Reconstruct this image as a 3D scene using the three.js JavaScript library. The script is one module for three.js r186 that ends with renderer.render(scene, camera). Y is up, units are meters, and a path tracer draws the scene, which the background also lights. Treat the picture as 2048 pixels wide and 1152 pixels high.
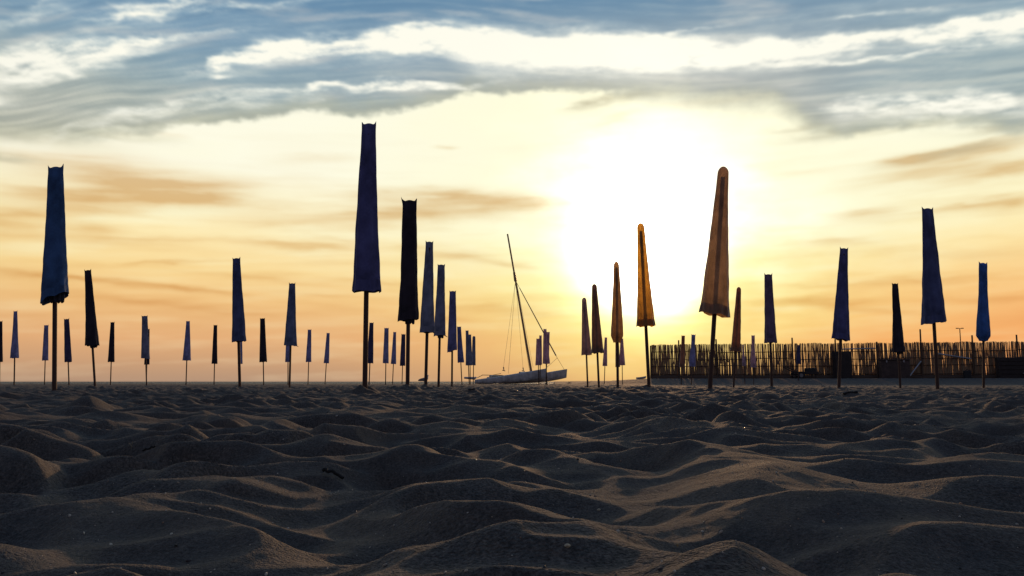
import * as THREE from 'three';
import { mergeGeometries } from 'three/addons/utils/BufferGeometryUtils.js';
import { RoundedBoxGeometry } from 'three/addons/geometries/RoundedBoxGeometry.js';

// ---------------------------------------------------------------- camera
const EYE = 0.115, FOC = 1650, HORIZON = 763.5;
const PITCH = Math.atan((HORIZON - 576) / FOC);
const scene = new THREE.Scene();
const camera = new THREE.PerspectiveCamera(2 * Math.atan(576 / FOC) * 180 / Math.PI, 16 / 9, 0.02, 60000);
camera.position.set(0, EYE, 0);
camera.rotation.set(PITCH, 0, 0);
scene.add(camera);
const renderer = new THREE.WebGLRenderer({ antialias: true });
renderer.setSize(1024, 576);
renderer.toneMapping = THREE.LinearToneMapping;
renderer.toneMappingExposure = 1;
renderer.shadowMap.enabled = true;

// direction through a point of the photograph, and the point on it at a given distance out to sea
function ray(px, py) {
  const a = px - 1024, b = 576 - py, c = Math.cos(PITCH), s = Math.sin(PITCH);
  return new THREE.Vector3(a, b * c + FOC * s, b * s - FOC * c).normalize();
}
function at(px, py, dist) {
  const r = ray(px, py);
  return r.multiplyScalar(dist / -r.z).add(camera.position);
}

// ---------------------------------------------------------------- noise
function rng(seed) {
  let a = seed >>> 0;
  return () => { a = (a + 0x6D2B79F5) | 0; let t = Math.imul(a ^ (a >>> 15), 1 | a); t = (t + Math.imul(t ^ (t >>> 7), 61 | t)) ^ t; return ((t ^ (t >>> 14)) >>> 0) / 4294967296; };
}
const PERM = new Uint8Array(512), GX = new Float32Array(256), GY = new Float32Array(256);
{ const r = rng(77), p = [...Array(256).keys()];
  for (let i = 255; i > 0; i--) { const j = Math.floor(r() * (i + 1)); [p[i], p[j]] = [p[j], p[i]]; }
  for (let i = 0; i < 512; i++) PERM[i] = p[i & 255];
  for (let i = 0; i < 256; i++) { const t = r() * Math.PI * 2; GX[i] = Math.cos(t); GY[i] = Math.sin(t); } }
function noise(x, y) {
  const xi = Math.floor(x), yi = Math.floor(y), fx = x - xi, fy = y - yi, X = xi & 255, Y = yi & 255;
  const u = fx * fx * fx * (fx * (fx * 6 - 15) + 10), v = fy * fy * fy * (fy * (fy * 6 - 15) + 10);
  const a = PERM[PERM[X] + Y], b = PERM[PERM[X + 1] + Y], c = PERM[PERM[X] + Y + 1], d = PERM[PERM[X + 1] + Y + 1];
  const n00 = GX[a] * fx + GY[a] * fy, n10 = GX[b] * (fx - 1) + GY[b] * fy, n01 = GX[c] * fx + GY[c] * (fy - 1), n11 = GX[d] * (fx - 1) + GY[d] * (fy - 1);
  return 1.5 * (n00 + u * (n10 - n00) + v * (n01 - n00 + u * (n00 - n10 - n01 + n11)));
}
function fbm(x, y, o) { let s = 0, a = 0.5; for (let i = 0; i < o; i++) { s += a * noise(x, y); x = x * 2.03 + 17.3; y = y * 2.03 - 9.1; a *= 0.5; } return s; }
const clamp01 = (v) => v < 0 ? 0 : v > 1 ? 1 : v;
const smooth = (a, b, v) => { const t = clamp01((v - a) / (b - a)); return t * t * (3 - 2 * t); };
const lerp = (a, b, t) => a + (b - a) * t;

// ---------------------------------------------------------------- sky: evening air and streaked cloud, in degrees of azimuth and height
const DEG = 180 / Math.PI, K = FOC / DEG;                 // sky units: 28.8 to the degree
function skyPoint(px, py) { const r = ray(px, py); return [1024 + Math.atan2(r.x, -r.z) * DEG * K, HORIZON - Math.asin(r.y) * DEG * K]; }
const SUN_PX = [1288, 505], GLOW_PX = [1305, 425];       // the sun, and the middle of the bright air above it
const [SX, SY] = skyPoint(...GLOW_PX), [DX, DY] = skyPoint(...SUN_PX);
function curve(points) {            // [px, py, half thickness, strength] -> smooth functions of the azimuth
  const P = points.map(([x, y, ...r]) => [...skyPoint(x, y), ...r]);
  return (x, k) => {
    const n = P.length;
    if (x <= P[0][0]) return P[0][k]; if (x >= P[n - 1][0]) return P[n - 1][k];
    let i = 0; while (P[i + 1][0] < x) i++;
    const t = (x - P[i][0]) / (P[i + 1][0] - P[i][0]), s = t * t * (3 - 2 * t);
    return lerp(P[i][k], P[i + 1][k], lerp(t, s, 0.6));
  };
}
const deckEdge = curve([[-400, 330], [-150, 300], [0, 268], [140, 274], [250, 265], [400, 248], [500, 241], [590, 224], [640, 220], [700, 231], [800, 221], [870, 205], [940, 186], [1000, 187], [1090, 180], [1200, 186], [1320, 194], [1420, 203], [1540, 204], [1590, 232], [1630, 262], [1690, 272], [1760, 260], [1850, 247], [1960, 250], [2048, 262], [2200, 280], [2400, 300]]);
const bands = [   // bright cloud: centre, half thickness, strength
  curve([[-250, 190, 30, 0.3], [-60, 160, 30, .85], [0, 142, 32, .92], [80, 122, 30, .95], [170, 100, 25, .95], [280, 84, 14, .9], [360, 76, 9, .6], [450, 66, 10, .4], [560, 60, 10, .05]]),
  curve([[-200, 175, 10, 0], [20, 152, 8, .7], [120, 140, 9, .8], [260, 112, 8, .55], [380, 92, 5, 0]]),
  curve([[330, 150, 10, 0], [410, 146, 11, .7], [460, 132, 17, .95], [520, 110, 20, 1], [600, 96, 19, 1.1], [700, 92, 18, 1.1], [800, 78, 24, 1.2], [880, 74, 26, 1.3], [960, 92, 34, 1.4], [1060, 102, 34, 1.4], [1150, 101, 33, 1.4], [1230, 104, 33, 1.4], [1300, 106, 30, 1.4], [1390, 111, 25, 1.3], [1480, 106, 25, 1.3], [1600, 104, 24, 1.2], [1660, 92, 22, 1.1], [1760, 76, 14, 1], [1850, 66, 17, 1], [1950, 56, 20, 1], [2048, 48, 22, 1], [2200, 36, 24, .7], [2500, 20, 20, .1]]),
  curve([[1400, 150, 4, 0], [1480, 131, 6, .6], [1620, 126, 6, .8], [1720, 122, 5, .7], [1830, 104, 5, .6], [1950, 92, 6, .6], [2048, 86, 7, .6], [2200, 74, 8, .3]]),
  curve([[200, 232, 12, .1], [300, 218, 16, .45], [420, 206, 14, .5], [520, 193, 12, .55], [600, 184, 9, .75], [680, 173, 8, .95], [780, 171, 8, .9], [900, 168, 7, .8], [990, 162, 5, .35], [1080, 158, 4, 0]]),
  curve([[130, 48, 12, 0], [190, 33, 12, .4], [260, 22, 14, .75], [330, 18, 12, .7], [420, 12, 10, .5], [520, 4, 9, .4], [640, 3, 7, .3], [760, -8, 5, .0]]),
  curve([[-100, 60, 12, .5], [0, 46, 12, .5], [70, 38, 12, .45], [130, 20, 14, .35], [190, -5, 14, .1]]),
  curve([[1640, 236, 12, 0], [1700, 216, 18, .7], [1800, 212, 20, .85], [1900, 205, 20, 1], [1990, 201, 17, .95], [2048, 214, 16, .6], [2250, 230, 16, .4]]),
  curve([[1620, 42, 2, 0], [1680, 38, 4, .35], [1760, 32, 4, .4], [1840, 24, 4, .3], [1960, 8, 4, .15], [2048, -4, 3, .2]]),
  curve([[1330, 68, 4, 0], [1350, 70, 8, .6], [1380, 66, 4, .45], [1440, 58, 2, .3], [1500, 44, 3, .1]]),
  curve([[60, 300, 10, 0], [150, 248, 8, .35], [250, 232, 9, .5], [330, 222, 8, .3], [420, 222, 6, 0]]),
  curve([[420, 160, 3, 0], [440, 155, 4, .8], [470, 152, 2, .0]]),
];
const flow = curve([[-500, 240], [0, 150], [250, 112], [500, 88], [850, 72], [1200, 98], [1400, 106], [1700, 80], [2048, 48], [2600, 5]]);   // the drift of the high cloud
const veils = [   // darker cloud within the bright air: px, py, reach x, reach y, slope, strength
  [270, 362, 180, 36, .04, 1.0], [330, 384, 130, 22, -.12, .9], [130, 400, 120, 22, 0, .5],  [30, 446, 90, 26, -.1, .8], [190, 456, 40, 13, .1, .45],
  [330, 270, 30, 8, 0, .2], [640, 318, 70, 10, -.1, .25], [880, 404, 150, 22, -.02, 1.0], [1010, 402, 90, 13, .03, .8], [800, 432, 190, 17, -.06, .75], [600, 440, 170, 20, .02, .3], [580, 489, 110, 9, .04, .75], [660, 478, 60, 6, 0, .4],
  [300, 478, 110, 6, -.05, .4], [340, 524, 90, 4, -.1, .6], [200, 562, 150, 7, .06, .6], [380, 578, 90, 5, .08, .6], [110, 556, 70, 5, 0, .45], [500, 556, 140, 6, .06, .35], [250, 600, 160, 8, .03, .3], [430, 620, 150, 6, .06, .3], [640, 590, 90, 5, .05, .3],
  [900, 510, 90, 9, .1, .6], [1000, 528, 60, 6, .1, .45], [760, 566, 130, 6, .04, .35], [950, 615, 110, 8, .03, .45], [1060, 630, 90, 7, .05, .3], [860, 640, 120, 7, .0, .25],
  [1930, 306, 100, 13, -.08, 1.0], [1840, 318, 50, 6, -.1, .7], [1860, 346, 130, 13, -.05, .8], [2010, 342, 70, 11, -.08, .8], [1810, 320, 40, 6, 0, .4], [2010, 400, 70, 12, -.08, .8], [1920, 412, 80, 6, -.05, .5],
  [1710, 428, 60, 9, -.03, .55], [1760, 440, 90, 8, 0, .3], [1690, 482, 60, 8, .05, .5], [1640, 605, 90, 9, .03, .8], [1740, 620, 80, 6, .08, .4], [1930, 510, 110, 10, .05, .3], [1830, 560, 160, 8, .0, .35], [1960, 600, 100, 8, .04, .35], [1700, 565, 120, 5, .0, .3],
  [1215, 240, 40, 8, -.3, .3],  [1600, 345, 80, 8, 0, .2], [1480, 330, 60, 6, 0, .08], [890, 294, 20, 4, 0, .5], [1440, 200, 120, 10, -.05, .3],
].map(([x, y, rx, ry, m, s]) => [...skyPoint(x, y), rx, ry, m, s]);
const greys = [   // torn-off grey scraps below the deck
  [1188, 207, 46, 9, -.2, .85], [1150, 216, 20, 5, -.1, .6], [1255, 194, 80, 9, -.06, .6], [1620, 252, 70, 9, -.05, .8], [1720, 258, 120, 10, -.07, .8], [1860, 246, 110, 7, -.04, .6], [0, 316, 60, 8, .04, .75], [1940, 300, 110, 8, -.09, .45], [30, 268, 110, 14, .02, .5], [200, 268, 90, 9, .02, .5], [1990, 262, 70, 9, .06, .5],
].map(([x, y, rx, ry, m, s]) => [...skyPoint(x, y), rx, ry, m, s]);
const brights = [  // paler gaps in the air
  [330, 425, 110, 22, -.2, .8], [190, 420, 60, 30, -.5, .6], [420, 400, 90, 20, -.1, .8], [620, 462, 80, 14, -.02, .6], [620, 505, 70, 7, -.04, .5], [860, 545, 40, 6, .1, .4], [800, 470, 170, 14, -.06, .5], [180, 486, 110, 12, -.15, .45], [1560, 618, 50, 5, 0, .5], [60, 410, 60, 10, 0, .5], [450, 525, 90, 5, -.05, .3],
].map(([x, y, rx, ry, m, s]) => [...skyPoint(x, y), rx, ry, m, s]);
function ramp(stops, v, out) {
  let i = 0; while (i < stops.length - 2 && v > stops[i + 1][0]) i++;
  const a = stops[i], b = stops[i + 1], t = clamp01((v - a[0]) / (b[0] - a[0]));
  out[0] = lerp(a[1], b[1], t); out[1] = lerp(a[2], b[2], t); out[2] = lerp(a[3], b[3], t);
}
// keyed by height in sky units above the horizon
const AIR_LEFT = [[0, 180, 146, 120], [40, 206, 160, 120], [80, 228, 174, 122], [150, 241, 194, 130], [210, 249, 214, 146], [280, 254, 231, 172], [340, 255, 244, 203], [400, 255, 252, 229], [560, 255, 253, 232], [800, 240, 240, 226]];
const AIR_RIGHT = [[0, 228, 150, 96], [70, 244, 166, 100], [120, 246, 180, 112], [180, 250, 200, 130], [240, 254, 220, 150], [300, 255, 238, 178], [370, 255, 250, 208], [440, 255, 253, 228], [560, 255, 253, 232], [800, 240, 240, 226]];
const AIR_EAST = [[0, 98, 90, 98], [120, 108, 95, 102], [260, 102, 97, 110], [500, 90, 96, 114], [900, 76, 88, 112], [2600, 62, 80, 110]];
const DECK = [[0, 168, 172, 160], [420, 186, 186, 170], [480, 168, 178, 172], [550, 144, 168, 178], [640, 120, 153, 178], [760, 94, 134, 168], [900, 84, 122, 160], [1300, 74, 108, 148], [2600, 64, 92, 132]];
const SKY_W = 4096, SKY_H = 2048, skyData = new Float32Array(SKY_W * SKY_H * 4);
{
  const toLin = (c) => { c /= 255; return c <= 0.04045 ? c / 12.92 : Math.pow((c + 0.055) / 1.055, 2.4); };
  const A = [0, 0, 0], B = [0, 0, 0], C = [0, 0, 0];
  for (let j = 0; j < SKY_H; j++) {
    const el = ((j + 0.5) / SKY_H - 0.5) * 180, y0 = HORIZON - el * K;
    for (let i = 0; i < SKY_W; i++) {
      const o = (j * SKY_W + i) * 4;
      if (el <= 0) { skyData[o] = .10; skyData[o + 1] = .085; skyData[o + 2] = .075; skyData[o + 3] = 1; continue; }
      let az = ((i + 0.5) / SKY_W - 0.25) * 360; if (az > 180) az -= 360;
      const near = Math.abs(az) < 40 && el < 32, oc = near ? 5 : 3;
      // the azimuth is wound onto a circle where the pattern wraps round at the back
      const x0 = 1024 + az * K;
      const wrap = az > 150 ? 1 - (180 - az) / 60 : az < -150 ? 0.5 * (1 - (180 + az) / 30) : 0;
      const fade = 1 - smooth(140, 175, Math.abs(az));
      const hi = el > 60 ? Math.max(0, 1 - (el - 60) / 25) : 1;
      const w1 = fbm(x0 / 190, y0 / 70, oc) * fade, w2 = fbm(x0 / 95 + 40, y0 / 26 + 9, oc) * fade;
      const x = x0 + 46 * w1 + 14 * w2, y = y0 + 15 * w2 + 10 * w1;
      const h = HORIZON - y, hAir = HORIZON - y0;
      // air
      ramp(AIR_LEFT, hAir, A); ramp(AIR_RIGHT, hAir, B);
      const side = smooth(500, 1500, x0);
      for (let k = 0; k < 3; k++) A[k] = lerp(A[k], B[k], side);
      const dx = (x0 - SX) + 110 * w1 + 40 * fbm(x0 / 90 + 61, y0 / 50, oc) , dy = (y0 - SY) + 50 * w1 + 25 * w2, dist = Math.hypot(x0 - DX, y0 - DY);
      const glowWide = Math.exp(-((dx / 400) ** 2 + (dy / 330) ** 2)), glow = Math.exp(-Math.pow((dx / 228) ** 2 + (dy / (dy < 0 ? 240 : 195)) ** 2, .75));
      A[0] = lerp(A[0], 255, glowWide * .95); A[1] = lerp(A[1], 240, glowWide * .85); A[2] = lerp(A[2], 156, glowWide * .8);
      const cream = Math.exp(-((dx / 640) ** 2 + (dy / (dy < 0 ? 380 : 120)) ** 2));
      A[0] = lerp(A[0], 255, cream); A[1] = lerp(A[1], 254, cream * .95); A[2] = lerp(A[2], 232, cream * .92);
      const low = Math.exp(-(((x0 - DX) / 190) ** 2) - ((y0 - DY) / 170) ** 2), gg = clamp01(glow * 1.12 + .75 * low * low);
      A[0] = lerp(A[0], 255, low); A[1] = lerp(A[1], 236, low * .9); A[2] = lerp(A[2], 150, low * .5);
      A[0] = lerp(A[0], 255, gg); A[1] = lerp(A[1], 255, gg); A[2] = lerp(A[2], 252, gg * gg);
      // fine streaks of thin cloud in the air
      const st = fbm(x0 / 260 + 5, (y0 + 0.05 * x0) / 20 + 3, oc) * fade, st2 = fbm(x0 / 420 + 31, (y0 - 0.04 * x0) / 42 + 7, oc) * fade;
      let dark = Math.max(0, st * 0.30 + st2 * 0.34) * smooth(30, 140, hAir) * (1 - 0.75 * smooth(330, 450, hAir)), pale = Math.max(0, -st * 0.7 - st2 * 0.5) * 0.6;
      if (near) {
        const vx = x0 + 34 * w1 + 22 * w2, vy = y0 + 9 * w2 + 4 * st;
        for (const [cx, cy, rx, ry, m, s] of veils) {
          const ex = (vx - cx) / rx; if (ex > 2.2 || ex < -2.2) continue;
          const ey = (vy - cy - m * (vx - cx)) / ry; if (ey > 2.2 || ey < -2.2) continue;
          dark += s * 0.92 * Math.exp(-(ex * ex * 1.1 + ey * ey * 1.1)) * (0.85 + 0.8 * st);
        }
        for (const [cx, cy, rx, ry, m, s] of brights) {
          const ex = (vx - cx) / rx; if (ex > 2.2 || ex < -2.2) continue;
          const ey = (vy - cy - m * (vx - cx)) / ry; if (ey > 2.2 || ey < -2.2) continue;
          pale += s * 0.8 * Math.exp(-(ex * ex + ey * ey));
        }
      }
      let grey = 0;
      if (near) for (const [cx, cy, rx, ry, m, s] of greys) {
        const gx = (x0 + 40 * w1 + 20 * w2 - cx) / rx; if (gx > 2.2 || gx < -2.2) continue;
        const gy = (y0 + 12 * w2 - cy - m * (x0 - cx)) / ry; if (gy > 2.2 || gy < -2.2) continue;
        grey = Math.max(grey, s * Math.exp(-(gx * gx + (gy > 0 ? 1.5 : .7) * gy * gy)) * (.9 + 1.1 * w2));
      }
      grey = clamp01(grey);
      pale = clamp01(pale) * (1 - smooth(0, .9, dark)); dark = clamp01(dark) * (1 - .93 * smooth(.25, .8, glow));
      A[0] = lerp(A[0], 255, pale); A[1] = lerp(A[1], 252, pale * .85); A[2] = lerp(A[2], 218, pale * .75);
      A[0] *= 1 - 0.13 * dark; A[1] *= 1 - 0.24 * dark; A[2] *= 1 - 0.36 * dark;
      A[0] = lerp(A[0], 190, grey); A[1] = lerp(A[1], 184, grey); A[2] = lerp(A[2], 156, grey);
      // grey-blue deck above, with a crisp lower edge
      const edge = deckEdge(x0 + 12 * w1, 1) + 11 * w2 + 4 * w1 + 7 * fbm(x0 / 24 + 9, y0 / 16, 4);
      const soft = lerp(24, 8, smooth(150, 420, x0)) + 26 * smooth(1200, 1330, x0) * (1 - smooth(1600, 1700, x0)) + 8 * smooth(1650, 1900, x0);
      const d = smooth(-soft, soft, edge - y0);
      ramp(DECK, hAir + 22 * st, C);
      const warm = Math.exp(-(((x0 - SX) / 560) ** 2)) * (1 - smooth(540, 800, hAir));
      C[0] = lerp(C[0], 190, warm * .8); C[1] = lerp(C[1], 188, warm * .75); C[2] = lerp(C[2], 178, warm * .5);
      const lw = (1 - smooth(100, 620, x0)) * (1 - smooth(500, 610, hAir));
      C[0] = lerp(C[0], 172, lw * .6); C[1] = lerp(C[1], 176, lw * .6); C[2] = lerp(C[2], 164, lw * .5);
      const rd = .45 * smooth(1560, 1800, x0) * (1 - smooth(600, 720, hAir)); C[0] = lerp(C[0], 158, rd); C[1] = lerp(C[1], 178, rd); C[2] = lerp(C[2], 184, rd);
      const lowDeck = 1 - smooth(440, 600, hAir);
      // paler wisps all over the deck, more of them overhead and to the sides
      const ws = fbm(x0 / 230 + 80, (y0 - flow(x0, 1)) / 30 + 50, oc + 1) * fade, wisp = smooth(0.0, 0.55, ws + 0.25 * w2);
      const wispAmt = wisp * (near && y0 > -20 ? 0.46 : 0.42 * hi);
      const str = fbm(x0 / 330 + 7, (y0 - flow(x0, 1)) / 11 + 20, oc + 1) + .6 * fbm(x0 / 90 + 2, (y0 - flow(x0, 1)) / 13 + 4, oc + 1), lift = (near ? 1 : .4 * hi) * clamp01(.34 * Math.max(0, str) * (1 - .4 * smooth(620, 720, hAir)) + .30 * lowDeck * smooth(-.35, .45, str));
      const fall = (near ? 1 : 0) * .11 * Math.max(0, -str) * (1 - .5 * smooth(620, 720, hAir));
      for (let k = 0; k < 3; k++) C[k] = lerp(C[k], [238, 234, 214][k], lift) * (1 - fall * [1, .85, .7][k]);
      C[0] = lerp(C[0], 226, wispAmt * .8); C[1] = lerp(C[1], 226, wispAmt * .7); C[2] = lerp(C[2], 218, wispAmt * .6);
      const nearEdge = Math.exp(-Math.pow(Math.max(0, edge - y0) / 26, 2));          // thicker, warmer cloud along the rim of the deck
      C[0] = lerp(C[0], 176, nearEdge * .55); C[1] = lerp(C[1], 176, nearEdge * .5); C[2] = lerp(C[2], 154, nearEdge * .55);
      for (let k = 0; k < 3; k++) A[k] = lerp(A[k], C[k], d * (1 - 0.5 * clamp01(glow * 1.1 - .25)));
      // bright bands
      if (Math.abs(az) < 75 && el < 40) {
        const yt = y0 - flow(x0, 1);
        const q = fbm(x0 / 120 + 3 + .8 * w1, yt / 17 + 70 + w2, oc + 1), q2 = fbm(x0 / 40 + 13 + w2, yt / 9 + 30, 5), q3 = fbm(x0 / 60 + 53, y0 / 30 + 11, 5);
        let keep = 1;
        for (let b = 0; b < bands.length; b++) {
          const f = bands[b], s = f(x, 3); if (s <= 0.01) continue;
          const t = (y + 4 * q3 - f(x, 1)) / f(x, 2); if (t > 3 || t < -3) continue;
          const body = t < 0 ? Math.exp(-Math.pow(-t / 1.05, 3)) : Math.exp(-Math.pow(t / 1.15, 2));
          const k = clamp01(body * (s * (.86 + .5 * Math.max(0, s - .9)) + (1.2 * q + .7 * q2 + .6 * q3) * Math.min(1, s) * (1 - .45 * body * clamp01((s - .9) * 2))));
          keep *= 1 - k * k * (3 - 2 * k) * .35 - k * .65;
        }
        const m = 1 - keep;
        A[0] = lerp(A[0], 255, m); A[1] = lerp(A[1], 253, m); A[2] = lerp(A[2], 238, m);
      }
      // towards the east the evening light is gone
      const away = smooth(32, 125, Math.abs(az - 9)) , zen = smooth(24, 62, el);
      ramp(AIR_EAST, HORIZON - y0, B);
      const wisps = clamp01(wisp * 0.35 * fade * hi);
      for (let k = 0; k < 3; k++) { const e = lerp(B[k], 150, wisps * .5); A[k] = lerp(A[k], e, Math.max(away, zen * .85)); }
      const gain = 1 + 7 * Math.exp(-((dist / 95) ** 2)) + 1.0 * glow * glow;
      skyData[o] = toLin(A[0]) * gain; skyData[o + 1] = toLin(A[1]) * lerp(1, gain, .93); skyData[o + 2] = toLin(A[2]) * lerp(1, gain, .8); skyData[o + 3] = 1;
    }
  }
}
const sky = new THREE.DataTexture(skyData, SKY_W, SKY_H, THREE.RGBAFormat, THREE.FloatType);
sky.mapping = THREE.EquirectangularReflectionMapping; sky.magFilter = sky.minFilter = THREE.LinearFilter; sky.wrapS = THREE.RepeatWrapping; sky.needsUpdate = true;
scene.background = sky; scene.environment = sky;

const sun = new THREE.DirectionalLight(new THREE.Color().setRGB(1, 0.55, 0.25), 1.4);
{ const d = ray(...SUN_PX); sun.position.copy(d.multiplyScalar(90)); }
sun.target.position.set(0, 0, 0);
sun.castShadow = true; sun.shadow.radius = 3; sun.shadow.mapSize.set(4096, 4096);
Object.assign(sun.shadow.camera, { left: -40, right: 40, top: 30, bottom: -30, near: 1, far: 200 });
scene.add(sun, sun.target);

// ---------------------------------------------------------------- helpers
const taken = new Map();
function numbered(name) { const n = taken.get(name) ?? 0; taken.set(name, n + 1); return n ? name + '_' + String(n).padStart(3, '0') : name; }
function tag(o, label, category, group) { o.userData.label = label; o.userData.category = category; if (group) o.userData.group = group; return o; }
function thing(name, label, category, group) { const g = new THREE.Group(); g.name = numbered(name); scene.add(g); return tag(g, label, category, group); }
function part(name, geometry, material, parent) { const m = new THREE.Mesh(geometry, material); m.name = name; m.castShadow = m.receiveShadow = true; parent.add(m); return m; }
function solo(name, geometry, material, label, category, group) { const m = part(numbered(name), geometry, material, scene); return tag(m, label, category, group); }
function rod(a, b, r0, r1 = r0, seg = 8, caps = false) {
  const d = new THREE.Vector3().subVectors(b, a), g = new THREE.CylinderGeometry(r1, r0, d.length(), seg, 1, !caps);
  g.applyQuaternion(new THREE.Quaternion().setFromUnitVectors(new THREE.Vector3(0, 1, 0), d.clone().normalize()));
  return g.translate((a.x + b.x) / 2, (a.y + b.y) / 2, (a.z + b.z) / 2);
}
const V = (x, y, z) => new THREE.Vector3(x, y, z);
function gridTexture(n, f, srgb) {     // f(u, v) -> [r, g, b] 0..1, tiles over one unit
  const d = new Uint8Array(n * n * 4);
  for (let j = 0; j < n; j++) for (let i = 0; i < n; i++) { const c = f(i / n, j / n, i, j), o = (j * n + i) * 4; d[o] = clamp01(c[0]) * 255; d[o + 1] = clamp01(c[1]) * 255; d[o + 2] = clamp01(c[2]) * 255; d[o + 3] = 255; }
  const t = new THREE.DataTexture(d, n, n); t.wrapS = t.wrapT = THREE.RepeatWrapping; t.magFilter = THREE.LinearFilter; t.minFilter = THREE.LinearMipmapLinearFilter; t.generateMipmaps = true;
  if (srgb) t.colorSpace = THREE.SRGBColorSpace; t.needsUpdate = true; return t;
}
function tileNoise(u, v, s) {          // periodic over the unit square
  const a = noise(u * s, v * s), b = noise((u - 1) * s, v * s), c = noise(u * s, (v - 1) * s), d = noise((u - 1) * s, (v - 1) * s);
  const p = u * u * (3 - 2 * u), q = v * v * (3 - 2 * v);
  return lerp(lerp(a, b, p), lerp(c, d, p), q);
}

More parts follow.
